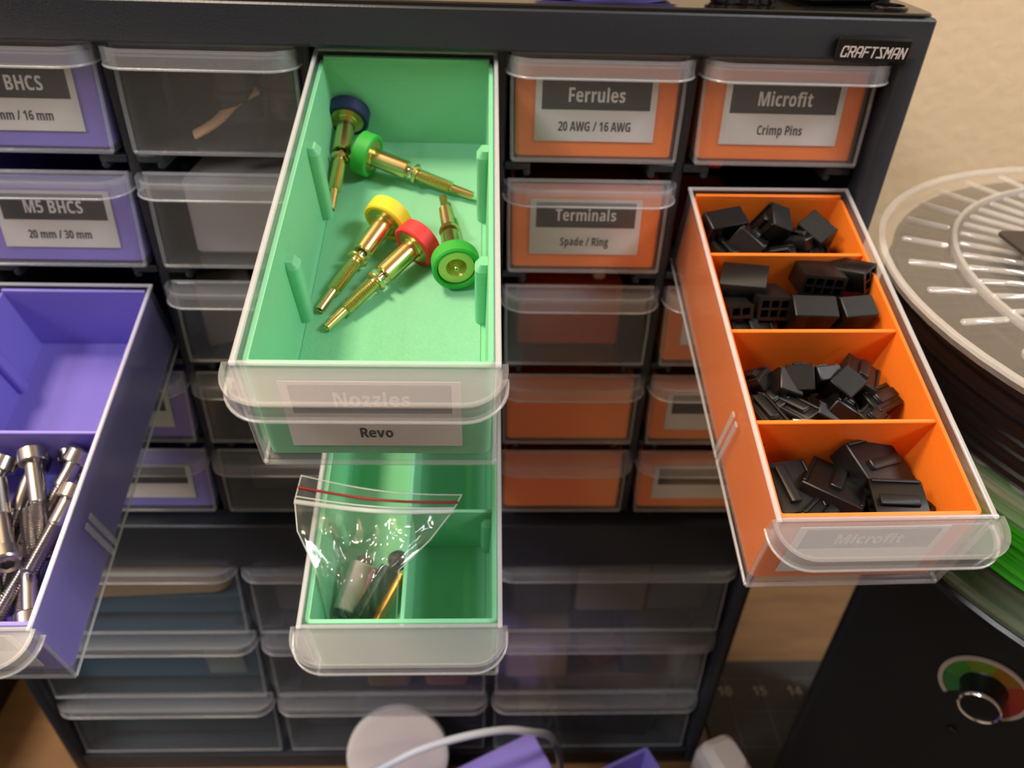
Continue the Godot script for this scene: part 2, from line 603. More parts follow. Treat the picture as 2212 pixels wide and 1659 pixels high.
func label_card(d: Node3D, title: String, sub: String, w := 38.5, hgt := 19.5, top := -6.6, cap_h := 4.2, dx := -0.2, band := true) -> void:
	var yc := top - hgt / 2
	var b := rot(-FACE, 0, 0)
	var z := -yc * tan(deg_to_rad(FACE)) - 1.75
	var card := part("label_card", box(Vector3(w, hgt, 0.3), 0.05), M.paper, d, at(dx, yc, z, b))
	if band:
		part("heading_band", box(Vector3(w - 4, 8.8, 0.16), 0.03, -1.0, Vector3(0, hgt / 2 - 5.4, 0.18)), M.band, card)
	if title:
		part("heading", letters(title, cap_h, true, 0.1, 0.79), M.paper, card, at(0, hgt / 2 - 5.4, 0.3))
	if sub:
		part("caption", letters(sub, 1.6, true, 0.1, 0.72), M.ink, card, at(0, -hgt / 2 + 4.6, 0.2))

func bin(called: String, label: String, color: String, t: Transform3D, L: float, w: float, h: float, walls := [], posts := [], cross := [], group := "") -> Node3D:
	var o := thing(called, label, "bin", Vector3.ZERO, group)
	o.transform = t
	var x := w / 2
	var foot := (h) * tan(deg_to_rad(FACE))
	var st := mk()
	tub(st, -2.2, [-x, x, -L + 1.6, -2.1], -h + 1.4, [-x + 0.6, x - 0.6, -L + 2.2, foot - 2.4], 1.3, 1.8, 1.2)
	cbox(st, Vector3(0, -2.6, -L + 2.25), Vector3(w - 2.4, 3.2, 1.26), 0.2)
	part("shell", st, M[color], o)
	part("floor_plate", box(Vector3(w - 6.2, 0.3, L - 8), 0.1, -1.0, Vector3(0, -h + 2.7, -L / 2)), M[color + "_floor"], o)
	for z in walls:
		part("divider", box(Vector3(w - 2.6, h - 5.2, 1.2), 0.2, -1.0, Vector3(0, -h / 2 - 0.1, z)), M[color], o)
	for c in cross:   # a lengthwise divider from z0 to z1
		part("divider", box(Vector3(1.2, h - 5.2, absf(c[1] - c[2])), 0.2, -1.0, Vector3(c[0], -h / 2 - 0.1, (c[1] + c[2]) / 2)), M[color], o)
	for z in posts:
		var top := -9.0 if z > -60 else -5.5
		for s in [-1, 1]:
			var p := mk()
			loft(p, [rrect(-h + 2.6, -1.9, 1.9, -2.4, 2.4, 1.3), rrect(top - 2.0, -1.9, 1.9, -2.4, 2.4, 1.3), rrect(top, minf(1.6 * s, -0.6 * s), maxf(1.6 * s, -0.6 * s), -1.6, 1.6, 0.5)])
			part("slot_post", p, M[color], o, at(s * (x - 2.75), 0, z))
	return o

const SW := 55.0
const SH := 32.5
const SL := 122.6

func drawer_at(col: int, row: int) -> Transform3D:
	return at(-150 + col * COL + 0.3, RIM0 - ROW * row, 0)

func open_at(x: float, y: float, z: float, droop: float, yaw := 0.0) -> Transform3D:
	return at(x, y, z, rot(droop, yaw, 0))

func small_drawers() -> void:
	proto.small_box = drawer_proto(SW, SH, SL)
	var closed := [
		[1, 0, "clear drawer fronting a purple bin, top row, label ending in 16 mm", "purple", "M3 BHCS", "10 mm / 16 mm"],
		[1, 1, "clear drawer fronting a purple bin, label M5 BHCS", "purple", "M5 BHCS", "20 mm / 30 mm"],
		[1, 3, "clear drawer fronting a purple bin, half hidden beside the open screw drawer", "purple", "", ""],
		[1, 4, "clear drawer fronting a purple bin, lowest small row, pale label", "purple", "", ""],
		[2, 0, "unlabelled clear drawer in the top row holding black tyres and a tan strip", "", "", ""],
		[2, 1, "unlabelled clear drawer holding a pale grey box, left of the open green drawer", "", "", ""],
		[2, 2, "unlabelled clear drawer holding a taupe slab, half behind the open green drawer", "", "", ""],
		[2, 3, "unlabelled dark clear drawer, second lowest small row behind the open green drawer", "", "", ""],
		[2, 4, "unlabelled dark clear drawer, lowest small row left of the zip bag", "", "", ""],
		[4, 0, "clear drawer fronting an orange bin, label Ferrules", "orange", "Ferrules", "20 AWG / 16 AWG"],
		[4, 1, "clear drawer fronting an orange bin, label Terminals", "orange", "Terminals", "Spade / Ring"],
		[4, 2, "unlabelled clear drawer showing a dull red box inside, below the Terminals drawer", "", "", ""],
		[4, 3, "unlabelled clear drawer fronting an orange bin, above another one like it", "orange", "", ""],
		[4, 4, "unlabelled clear drawer fronting an orange bin, lowest small row", "orange", "", ""],
		[5, 0, "clear drawer fronting an orange bin, label Microfit, below the cabinet badge", "orange", "Microfit", "Crimp Pins"],
		[5, 2, "clear drawer fronting an orange bin, partly behind the open orange drawer, uppermost of three", "orange", "", ""],
		[5, 3, "clear drawer fronting an orange bin, behind the open orange drawer, middle of three", "orange", "", ""],
		[5, 4, "clear drawer fronting an orange bin, behind the open orange drawer, lowest of three", "orange", "", ""]]
	for k in closed:
		var t := drawer_at(k[0], k[1])
		var d := dup(proto.small_box, "small_drawer", k[2], "drawer", t, "small clear drawers")
		if k[4]:
			label_card(d, k[4], k[5], 38.5, 19.5, -6.6, 4.2 if k[4].length() < 9 else 4.0)
		elif k[3] == "purple" or k[0] == 5:
			label_card(d, "", "", 38.5, 17.5 if k[1] != 2 else 20.0, -8.4 if k[1] != 2 else -4, 4.2, -0.2, k[1] != 2)
		if k[3]:
			bin("drawer_bin", "%s printed bin inside the %s" % [k[3], k[2].replace("clear drawer fronting a purple bin", "clear drawer").replace("clear drawer fronting an orange bin", "clear drawer")], k[3], t, SL, 52.2, SH, [], [], [], "%s bins in closed drawers" % k[3])

func wide_drawers() -> void:
	proto.wide = drawer_proto(115.0, 50.0, SL, false)
	var names := [["left", "teal things"], ["middle", "dark things"], ["right", "pale boxes"]]
	for c in 3:
		for r in 3:
			var lab := "wide clear drawer %s of the %s column, showing %s" % [["at the top", "in the middle", "at the bottom"][r], names[c][0], names[c][1]]
			dup(proto.wide, "wide_drawer", lab, "drawer", at(-120 + c * 120, -233.0 - 56.5 * r, 0), "wide clear drawers")

# ---------------------------------------------------------------- the open drawers

var G1 := Transform3D()
var G2 := Transform3D()
var OR := Transform3D()
var PU := Transform3D()

func green_drawer() -> void:
	G1 = open_at(31.3, -40.5, 117, 16.6)
	var d := dup(proto.small_box, "small_drawer", "open clear drawer on top in the middle holding five brass nozzles", "drawer", G1, "small clear drawers")
	long_rims(d, SW, SH, SL)
	label_card(d, "Nozzles", "Revo", 38.5, 21.0, -6.2, 4.2)
	d.get_node("label_card/caption").scale = Vector3(1.15, 1.1, 1)
	bin("drawer_bin", "bright green printed bin with four slot posts, holding five brass nozzles", "green", G1, SL, 52.2, SH, [], [-41.0, -82.0])
	nozzles()

func ring_part(o: Node3D, m: Material) -> void:
	var st := mk()
	loft(st, [ring(33.8, 4.6, 40), ring(33.5, 4.75, 40), ring(33.5, 5.45, 40), ring(33.9, 5.85, 40), ring(38.1, 5.85, 40), ring(38.5, 5.4, 40), ring(38.5, 4.75, 40), ring(36.6, 4.6, 40)], true, false, [])
	part("colour_ring", st, m, o)

func nozzles() -> void:
	var n := Node3D.new()
	var st := mk()   # hollow tail tube
	lathe(st, [[6.0, 0.6], [0.35, 0.72], [0.0, 0.85], [0.0, 1.0], [0.25, 1.12], [7.2, 1.12]], 20, true, false)
	part("tail_tube", st, M.brass, n)
	st = mk()
	cap(st, ring(1.2, 0.75, 16), false)
	cap(st, ring(1.2, 0.75, 16), true)
	part("bore", st, M.hole, n)
	st = mk()
	var prof := [[6.9, 1.1], [7.1, 1.35]]
	for i in 16:
		prof.append([7.3 + i * 0.68, 1.72]); prof.append([7.3 + i * 0.68 + 0.34, 1.42])
	prof.append([18.4, 1.5])
	lathe(st, prof, 24, true, true)
	part("thread", st, M.brass, n)
	st = mk()
	lathe(st, [[18.3, 1.5], [18.5, 2.3], [18.9, 2.65], [19.4, 2.65], [19.7, 2.3], [19.8, 1.2]], 32)
	part("flange", st, M.brass, n)
	st = mk()
	lathe(st, [[19.6, 0.95], [23.0, 0.95]], 16)
	part("steel_pin", st, M.steel, n)
	st = mk()
	lathe(st, [[22.6, 1.1], [21.9, 1.3], [21.8, 2.1], [22.1, 2.5], [33.4, 2.5], [33.8, 2.8]], 36, true, false)
	part("barrel", st, M.brass, n)
	st = mk()
	lathe(st, [[33.7, 2.3], [33.7, 4.5], [34.0, 4.7], [36.4, 4.7], [37.2, 4.5], [37.5, 4.35], [37.5, 2.5], [35.6, 1.3]], 40, true, true)
	part("face_disc", st, M.brass_dull, n)
	st = mk()
	lathe(st, [[35.4, 1.3], [38.0, 0.62], [38.2, 0.5], [38.2, 0.25], [37.6, 0.2]], 20, false, true)
	part("tip", st, M.brass, n)
	var F := -29.55
	for k in [
		["blue", Color(0.10, 0.14, 0.30), Vector3(-22.0, F + 1.2, -82.6), Vector3(-19.6, F + 10.2, -117.0), "brass nozzle with dark blue ring leaning in the far corner of the green bin"],
		["green", Color(0.20, 0.66, 0.22), Vector3(20.2, F + 1.9, -89.1), Vector3(-13.6, F + 6.6, -103.0), "brass nozzle with green ring lying across the far end of the green bin"],
		["yellow", Color(0.90, 0.78, 0.12), Vector3(-19.8, F + 1.15, -41.8), Vector3(-3.1, F + 6.1, -75.2), "brass nozzle with yellow ring in the middle of the green bin"],
		["red", Color(0.86, 0.17, 0.16), Vector3(-17.2, F + 1.15, -35.5), Vector3(5.5, F + 6.1, -63.4), "brass nozzle with red ring, nearest in the green bin"],
		["green", Color(0.20, 0.66, 0.22), Vector3(11.1, F + 1.2, -89.0), Vector3(16.2, F + 6.9, -53.4), "brass nozzle with green ring turned so its tip faces out"]]:
		var dir: Vector3 = (k[3] - k[2]).normalized()
		var o := dup(n, "brass_nozzle", k[4], "nozzle", G1 * Transform3D(along(dir) * Basis.from_scale(Vector3(1.13, 1.0, 1.13)), (k[2] + Vector3(0, 0.1, 0)) * 0.001), "brass nozzles in the green bin")
		ring_part(o, mat(k[1], 0.55))

func lower_green_drawer() -> void:
	G2 = open_at(33.2, -124.9, 118, 18.0)
	var d := dup(proto.small_box, "small_drawer", "open clear drawer under the nozzle drawer, zip bag hanging over it", "drawer", G2, "small clear drawers")
	long_rims(d, SW, SH, SL)
	bin("drawer_bin", "green printed bin divided lengthwise, with a zip bag in its left half", "green", G2, SL, 52.2, SH, [], [-36.8], [[0.2, -1.6, -120.0]])
	# low cross wall in the right half
	var o: Node3D = get_node("drawer_bin_%03d" % used["drawer_bin"])
	part("divider", box(Vector3(25, 25, 1.0), 0.2, -1.0, Vector3(13, -16.5, -36.8)), M.green, o)
	zip_bag()

func zip_bag() -> void:
	var bag := thing("zip_bag", "crumpled clear zip bag with a red line along its top edge", "bag")
	bag.transform = G2
	var f := FastNoiseLite.new(); f.seed = 4; f.frequency = 0.09; f.fractal_octaves = 2
	var f2 := FastNoiseLite.new(); f2.seed = 9; f2.frequency = 0.05
	var N := 40
	var K := 40
	var L0 := [Vector3(-30.8, 7.5, -42.5), Vector3(-32.2, 5, -35.5), Vector3(-30.0, 5.0, -26), Vector3(-24.2, -0.5, -16), Vector3(-23.4, -26.5, -9)]
	var R0 := [Vector3(16.0, 9, -35.5), Vector3(13.6, 7, -31.5), Vector3(7.0, 3, -24), Vector3(-1.6, -1.6, -17), Vector3(-4.0, -27.5, -7)]
	var p := func(u: float, t: float, side: float) -> Vector3:
		var q := t * 4.0
		var i := mini(int(q), 3)
		var a: Vector3 = (L0[i] as Vector3).lerp(L0[i + 1], q - i)
		var b: Vector3 = (R0[i] as Vector3).lerp(R0[i + 1], q - i)
		var c := a.lerp(b, u)
		var belly := sin(PI * u) * smoothstep(0.2, 0.8, t) * 4.0
		var wr := smoothstep(0.22, 0.45, t) * smoothstep(0.0, 0.12, u) * smoothstep(1.0, 0.88, u)
		var n := (absf(f.get_noise_3d(u * 40, t * 40, side * 50)) - 0.2) * 7.0 * wr + f2.get_noise_2d(u * 40, t * 40) * 3.0 * wr
		var sag := -3.0 * sin(PI * u) * (1.0 - t) * 1.2
		return c + Vector3(0, sag, 0) + Vector3(0, 0.45, 0.9) * (side * (belly + 0.35) + n * (0.9 if side > 0 else 0.5))
	for side in [1.0, -1.0]:
		var st := mk()
		for i in N:
			for j in K:
				var a: Vector3 = p.call(float(i) / N, float(j) / K, side)
				var b: Vector3 = p.call(float(i + 1) / N, float(j) / K, side)
				var c: Vector3 = p.call(float(i + 1) / N, float(j + 1) / K, side)
				var e: Vector3 = p.call(float(i) / N, float(j + 1) / K, side)
				if side > 0: quad(st, a, b, c, e, 1)
				else: quad(st, e, c, b, a, 1)
		part("film", st, M.bag, bag)
	var line := func(t: float, r: float, lift: float) -> SurfaceTool:
		var pts := []
		for i in 25: pts.append(p.call(i / 24.0, t, 1.0) + Vector3(0, lift, lift))
		var s := mk(); tube(s, pts, r, 6, 0.5); return s
	part("zip_seam", line.call(0.25, 0.75, 0.2), M.bag_seam, bag)
	part("zip_seam", line.call(0.20, 0.25, 0.2), M.bag_seam, bag)
	part("red_line", line.call(0.11, 0.4, 0.2), mat(Color(0.55, 0.10, 0.10), 0.5), bag)
	part("top_edge", line.call(0.0, 0.18, 0.0), M.bag_seam, bag)
	for side in [0.0, 1.0]:
		var pts := []
		for i in 25: pts.append(p.call(side, i / 24.0, 0.0))
		var s := mk(); tube(s, pts, 0.2, 6)
		part("side_edge", s, M.bag_seam, bag)
	# what lies in it
	var a := Vector3(-15.0, -22.5, -29.0)
	var b := Vector3(-20.2, -26.2, -13.0)
	var t := G2 * Transform3D(along(b - a, 0.25), ((a + b) / 2) * 0.001)
	var blk := thing("heater_block", "small block wrapped in pale pink paper inside the zip bag", "block")
	blk.transform = t
	part("wrap", box(Vector3(6.4, 15, 5), 0.4), mat(Color(0.93, 0.80, 0.77), 0.6), blk)
	part("fold", box(Vector3(2.6, 14, 4.4), 0.3, -1.0, Vector3(-3.7, -0.3, 0.9)), mat(Color(0.62, 0.38, 0.40), 0.6), blk)
	part("end_cap", box(Vector3(4.2, 2.4, 4), 0.4, -1.0, Vector3(-0.2, -8.4, 0)), mat(Color(0.42, 0.28, 0.12), 0.5), blk)
	part("end_cap", box(Vector3(5.6, 2.6, 4.6), 0.5, -1.0, Vector3(0, 8.6, 0)), M.connector, blk)
	a = Vector3(-4.2, -23.0, -26.5); b = Vector3(-13.4, -26.6, -9.6)
	var bar := thing("brass_bar", "dark bar with a brass edge beside the pink block in the zip bag", "bar")
	bar.transform = G2 * Transform3D(along(b - a, 0.1), ((a + b) / 2) * 0.001)
	part("body", box(Vector3(5.0, 17, 4), 0.4, -1.0, Vector3(2.0, 0, -1.2)), mat(Color(0.10, 0.11, 0.10), 0.5), bar)
	part("brass_strip", box(Vector3(2.8, 18, 4.4), 0.3, -1.0, Vector3(-1.6, 0, 1.0)), mat(Color(0.72, 0.53, 0.20), 0.35, 0.8), bar)
	var nut := mk()
	lathe(nut, [[-1.6, 1.0], [-1.6, 2.6], [-1.2, 3.0], [1.2, 3.0], [1.6, 2.6], [1.6, 1.2], [0.6, 1.0]], 20)
	solo("dark_nut", nut, mat(Color(0.16, 0.14, 0.10), 0.35, 0.6), "small dark nut near the top of the zip bag contents", "nut", G2 * at(-3.6, -15.0, -25.5, rot(60, 20, 0)))

# ---- orange drawer

func connector_mesh(cols: int, rows: int, length: float) -> Mesh:
	var st := mk()
	var w := cols * 3.0 + 1.4
	var d := rows * 3.0 + 1.4
	loft(st, [rrect(-length / 2, -w / 2 + .3, w / 2 - .3, -d / 2 + .3, d / 2 - .3, 0.2, 1), rrect(-length / 2 + .3, -w / 2, w / 2, -d / 2, d / 2, 0.35, 1), rrect(length / 2, -w / 2, w / 2, -d / 2, d / 2, 0.35, 1)], true, false)
	# mating face: a lattice of square holes
	var y := length / 2
	var xs := [-w / 2]
	for i in cols: xs.append(-w / 2 + 1.0 + i * 3.0); xs.append(-w / 2 + 1.0 + i * 3.0 + 2.4)
	xs.append(w / 2)
	var zs := [-d / 2]
	for i in rows: zs.append(-d / 2 + 1.0 + i * 3.0); zs.append(-d / 2 + 1.0 + i * 3.0 + 2.4)
	zs.append(d / 2)
	for i in xs.size() - 1:
		for j in zs.size() - 1:
			var a := Vector3(xs[i], y, zs[j]); var b := Vector3(xs[i + 1], y, zs[j])
			var c := Vector3(xs[i + 1], y, zs[j + 1]); var e := Vector3(xs[i], y, zs[j + 1])
			if i % 2 == 1 and j % 2 == 1:
				var dn := Vector3(0, -5, 0)
				quad(st, a + dn, b + dn, c + dn, e + dn)
				quad(st, a, a + dn, b + dn, b); quad(st, b, b + dn, c + dn, c)
				quad(st, c, c + dn, e + dn, e); quad(st, e, e + dn, a + dn, a)
			else:
				quad(st, a, b, c, e)
	return meshed(st)

func connector(kind: String, label: String, t: Transform3D, group := "") -> void:
	if not proto.has(kind):
		var k: Array = {"six": [3, 2, 14.0], "eight": [4, 2, 14.0], "four": [2, 2, 13.0], "ten": [5, 2, 16.0], "pair": [2, 1, 11.0], "small": [3, 1, 9.0]}[kind]
		var n := Node3D.new()
		part("housing", connector_mesh(k[0], k[1], k[2]), M.connector if kind in ["six", "ten", "pair"] else M.connector_b, n)
		var d: float = k[1] * 3.0 + 1.4
		var lat := mk()
		cbox(lat, Vector3(0, 0.6, d / 2 + 0.9), Vector3(3.0, k[2] * 0.72, 0.9), 0.25)
		cbox(lat, Vector3(0, -k[2] * 0.25, d / 2 + 0.3), Vector3(3.0, 2.0, 0.8), 0.15)
		part("latch", lat, M.connector, n)
		var rib := mk()
		for s in [-1, 1]:
			cbox(rib, Vector3(s * (k[0] * 1.5 + 0.1), 0, d / 2 + 0.15), Vector3(1.0, k[2] * 0.9, 0.5), 0.15)
		part("side_rib", rib, M.connector_b, n)
		proto[kind] = n
	dup(proto[kind], "wire_connector", label, "connector", t, group)

func orange_drawer() -> void:
	OR = open_at(153.1, -83.6, 118.2, 17.9, 1.2)
	var d := dup(proto.small_box, "small_drawer", "open clear drawer on the right filled with black connectors", "drawer", OR, "small clear drawers")
	long_rims(d, SW, SH, SL)
	label_card(d, "Microfit", "", 38.5, 21.5, -5.4, 4.2)
	bin("drawer_bin", "orange printed bin with three dividers, full of black connectors", "orange", OR, SL, 52.2, SH, [-30.5, -62.3, -94.0])
	var heap := "black connectors heaped in the orange bin"
	var list := [
		# rearmost compartment
		["eight", -16.6, -8.5, -111, -172, 20, 4, "connector at the left end of the heap in the rearmost orange compartment"], ["six", -8.0, -9.0, -106, -120, -30, 20, "connector second from the left in the back row of the rearmost orange compartment"], ["six", 0.5, -8.5, -112, -160, 70, -14, "connector highest in the middle of the heap in the rearmost orange compartment"], ["four", 8.5, -10.5, -107, -115, 40, 10, "connector right of the middle in the rearmost orange compartment"],
		["six", 15.8, -9.5, -110, -155, -35, 20, "connector at the right end of the heap in the rearmost orange compartment"], ["four", -16.5, -11.0, -100.5, -100, 15, 10, "connector against the rearmost orange divider at its left end"], ["pair", 1.5, -10.5, -100.5, -110, 80, 15, "connector small one against the rearmost orange divider near its middle"], ["six", 13.5, -13.0, -101, -105, -15, -8, "connector against the rearmost orange divider at its right end"],
		["eight", -14, -22.0, -108, -90, 5, 0, "connector at the bottom left under the heap in the rearmost orange compartment"], ["eight", 4, -22.0, -108, -90, -10, 0, "connector at the bottom centre under the heap in the rearmost orange compartment"], ["six", 18, -22.0, -105, -90, 4, 0, "connector at the bottom right under the heap in the rearmost orange compartment"],
		# second compartment
		["six", -15.0, -6.5, -85.0, 78, 70, 0, "long connector tilted against the divider in the second orange compartment"],
		["six", -8.0, -9.0, -79.5, 62, 0, 0, "connector with six square holes facing up in the second orange compartment"],
		["pair", -18.6, -8.5, -77.0, 60, 0, 4, "small connector with two square holes at the left of the second orange compartment"],
		["eight", 3.4, -9.4, -73.4, -168, 0, 2, "upright flat backed connector in the middle of the second orange compartment"],
		["six", 17.0, -9.8, -73.5, -170, 4, -2, "upright flat backed connector at the right of the second orange compartment"],
		["eight", 9.8, -7.0, -88.0, 70, -6, 0, "connector with a row of holes lying behind the two upright ones"],
		["four", 20.0, -5.4, -87.6, 64, 40, 0, "connector perched highest at the back right of the second orange compartment"],
		["eight", -14.5, -13.5, -70.0, -92, 0, 3, "connector lying flat along the front of the second orange compartment"],
		["ten", -12, -24.0, -78.5, -90, 0, 0, "connector flat on the floor of the second orange compartment, left one"], ["ten", 10, -24.0, -85.0, -90, 0, 0, "connector flat on the floor of the second orange compartment, right one"],
		# third compartment
		["pair", -18.6, -12.5, -50.5, -140, 60, 10, "connector small one in the back left corner of the third orange compartment"], ["four", -15.0, -14.5, -44.5, -110, 30, -10, "connector low in the left pile of the third orange compartment"], ["four", -11.5, -12.0, -47.5, -160, 60, 70, "connector small flat one behind the left pile in the third orange compartment"],
		["four", -5.5, -10.5, -49.5, -150, -35, -30, "connector at the middle of the back row in the third orange compartment"], ["pair", 0.5, -9.0, -49.0, -165, 30, 20, "connector highest in the middle of the third orange compartment"], ["four", 4.0, -11.5, -40.8, -120, -20, 18, "connector in front of the highest one in the third orange compartment"],
		["six", 12.0, -11.0, -50.0, -112, -32, 8, "connector reddish one in the back right of the third orange compartment"], ["four", 16.0, -12.5, -42.5, -106, -60, 6, "connector at the right wall in the front of the third orange compartment"], ["four", -9.0, -12.5, -39.2, -110, 35, 0, "connector small one left of the bright pin in the third orange compartment"],
		["four", -18.0, -12.0, -37.5, -104, 15, 0, "connector in the front left corner of the third orange compartment"], ["pair", 11.5, -10.5, -36.2, -110, -48, 10, "connector small one in the front right of the third orange compartment"], ["pair", -2.0, -13.0, -37.8, -160, 60, 80, "connector small one standing right behind the bright pin"], ["four", 5.5, -9.0, -45.5, -165, -20, 30, "connector small flat one between highest and front pieces of the third orange compartment"],
		["ten", -12, -24.0, -46.5, -90, 0, 0, "connector flat on the floor of the third orange compartment, left one"], ["ten", 9, -24.0, -46.5, -90, 0, 0, "connector flat on the floor of the third orange compartment, right one"],
		# front compartment
		["ten", -15.4, -18.2, -17.0, -94, 8, 0, "large dark connector lying along the left of the front orange compartment"],
		["ten", -2.0, -17.5, -17.2, -114, -38, -6, "brownish connector lying askew in the middle of the front orange compartment"],
		["ten", 11.0, -16.4, -23.2, -104, -70, 4, "big connector lying crosswise at the back right of the front orange compartment"],
		["eight", 15.0, -18.4, -12.0, -108, -50, 0, "connector below the crosswise one at the right of the front orange compartment"],
		["eight", 10.6, -12.4, -9.4, -92, 85, 0, "connector lying against the front wall at the right of the orange bin"],
		["six", -7.6, -17.6, -8.6, -104, -50, 6, "connector against the front wall left of the middle of the orange bin"],
		["ten", 0.0, -25.5, -12.5, -90, 90, 0, "connector flat on the floor under the others in the front orange compartment"]]
	for k in list:
		var lab: String = k[7]
		var grp := ""
		lab = "black " + lab; grp = heap
		connector(k[0], lab, OR * at(k[1], k[2], k[3], rot(k[4], 0, 0).rotated(Vector3.UP, deg_to_rad(k[5])) * rot(0, k[6], 0)), grp)
	var pin := mk()
	lathe(pin, [[0, 0.5], [0.3, 0.9], [5.0, 0.9], [5.2, 0.6], [7.5, 0.6], [7.7, 0.3]], 12)
	solo("crimp_pin", pin, M.steel, "small bright metal crimp pin by the divider of the third orange compartment", "pin", OR * at(-6.0, -6.6, -32.6, rot(0, 0, 80)))

# ---- purple drawer

func screw_proto(shank: float, thread: float) -> Node3D:   # y axis from tip to head
	var n := Node3D.new()
	var t := mk()
	var prof := [[0.0, 1.7], [0.5, 2.1]]
	var k := int(thread / 0.8)
	for i in k:
		prof.append([0.7 + i * 0.8, 2.5]); prof.append([0.7 + i * 0.8 + 0.4, 2.1])
	prof.append([thread + 0.6, 2.2])
	lathe(t, prof, 20)
	part("thread", t, M.bolt, n)
	var s := mk()
	lathe(s, [[thread, 2.3], [thread + 0.5, 2.5], [thread + shank, 2.5]], 24, true, false)
	part("shank", s, M.bolt, n)
	var y := thread + shank
	var h := mk()
	var hexo := PackedVector3Array()
	var hexb := PackedVector3Array()
	for i in 36:
		var a := TAU * i / 36.0
		var q := fmod(a, PI / 3) - PI / 6
		var r := 2.05 * cos(PI / 6) / cos(q)
		hexo.append(Vector3(r * cos(a), y + 5.0, r * sin(a)))
		hexb.append(Vector3(r * cos(a), y + 2.4, r * sin(a)))
	loft(h, [ring(y - 0.1, 3.9, 36), ring(y + 0.3, 4.25, 36), ring(y + 4.2, 4.25, 36), ring(y + 4.8, 3.8, 36), ring(y + 5.0, 3.3, 36), hexo, hexb])
	part("socket_head", h, M.bolt, n)
	return n

func purple_drawer() -> void:
	PU = open_at(-90, -124.0, 119, 18.7)
	var d := dup(proto.small_box, "small_drawer", "open clear drawer on the left full of steel socket screws", "drawer", PU, "small clear drawers")
	long_rims(d, SW, SH, SL)
	label_card(d, "", "", 38.5, 21.0, -6.2, 4.2)
	bin("drawer_bin", "purple printed bin with a dividing wall, screws in its front half", "purple", PU, SL, 52.2, SH, [-62.7], [-98.0])
	proto.long = screw_proto(14.0, 18.0)
	proto.short = screw_proto(8.0, 15.0)
	var heap := "steel socket screws in the purple bin"
	# [kind, head point, tip point, label]; local to the drawer
	var list := [
		["long", Vector3(4.0, -9.5, -57.0), Vector3(15.5, -15.0, -26.0), "socket screw with its head raised against the purple dividing wall"],
		["long", Vector3(6.6, -10.0, -26.5), Vector3(-8.5, -15.0, -54.0), "socket screw whose hexagonal socket faces out"],
		["long", Vector3(15.8, -20.0, -6.5), Vector3(6.2, -13.5, -42.0), "socket screw with a long thread rising beside the one with its socket outwards"],
		["short", Vector3(16.2, -11.5, -56.5), Vector3(8.0, -18.0, -36.0), "socket screw with a dark head in the back right corner of the screw pile"],
		["long", Vector3(-7.0, -13.0, -58.0), Vector3(-14.0, -18.0, -24.0), "socket screw leaning on the dividing wall at the left frame edge"],
		["short", Vector3(20.0, -9.5, -44.0), Vector3(14.2, -12.0, -20.5), "short socket screw along the right wall with its cut tip facing out"],
		["long", Vector3(9.5, -22.5, -42.0), Vector3(3.5, -21.5, -8.0), "smooth shank crossing low under the other screws"],
		["long", Vector3(6.5, -22.5, -34.0), Vector3(11.5, -23.0, -4.0), "smooth shank pointing straight to the drawer front"],
		["long", Vector3(20.0, -17.0, -36.0), Vector3(17.5, -22.0, -4.0), "socket screw low beside the right wall of the purple bin"],
		["long", Vector3(-1.5, -14.5, -30.0), Vector3(4.0, -26.0, -6.0), "smooth shanked screw slanting to the lower left"],
		["long", Vector3(0.5, -17.0, -59.0), Vector3(-3.0, -23.0, -26.0), "socket screw under the raised one at the dividing wall"],
		["short", Vector3(18.0, -20.5, -57.5), Vector3(20.5, -24.0, -33.0), "socket screw lowest at the back right of the purple bin"],
		["long", Vector3(-12.0, -18.5, -40.0), Vector3(-4.5, -24.5, -10.0), "socket screw slanting under the ones at the left frame edge"],
		["long", Vector3(-19.0, -16.0, -30.0), Vector3(-12.0, -22.0, -4.5), "socket screw on the left of the purple bin, mostly outside the frame"],
		["short", Vector3(12.5, -17.0, -58.0), Vector3(16.5, -22.5, -38.0), "short socket screw between the two heads at the dividing wall"],
		["long", Vector3(12.5, -25.0, -47.0), Vector3(19.0, -26.5, -14.5), "socket screw lying on the purple floor under the right hand ones"],
		["long", Vector3(-2.0, -25.5, -47.0), Vector3(1.0, -26.5, -13.5), "socket screw lying on the purple floor under the middle ones"]]
	for k in list:
		var dir: Vector3 = (k[1] - k[2]).normalized()
		dup(proto[k[0]], "socket_screw", "steel " + k[3], "screw", PU * Transform3D(along(dir, 0.4), k[2] * 0.001), heap)

# ---------------------------------------------------------------- things seen through the closed drawers

func lump(called: String, label: String, category: String, c: Color, s: Vector3, t: Transform3D, rough := 0.6, r := -1.0) -> void:
	solo(called, box(s, minf(1.0, s[s.min_axis_index()] * 0.3), r), mat(c, rough), label, category, t)

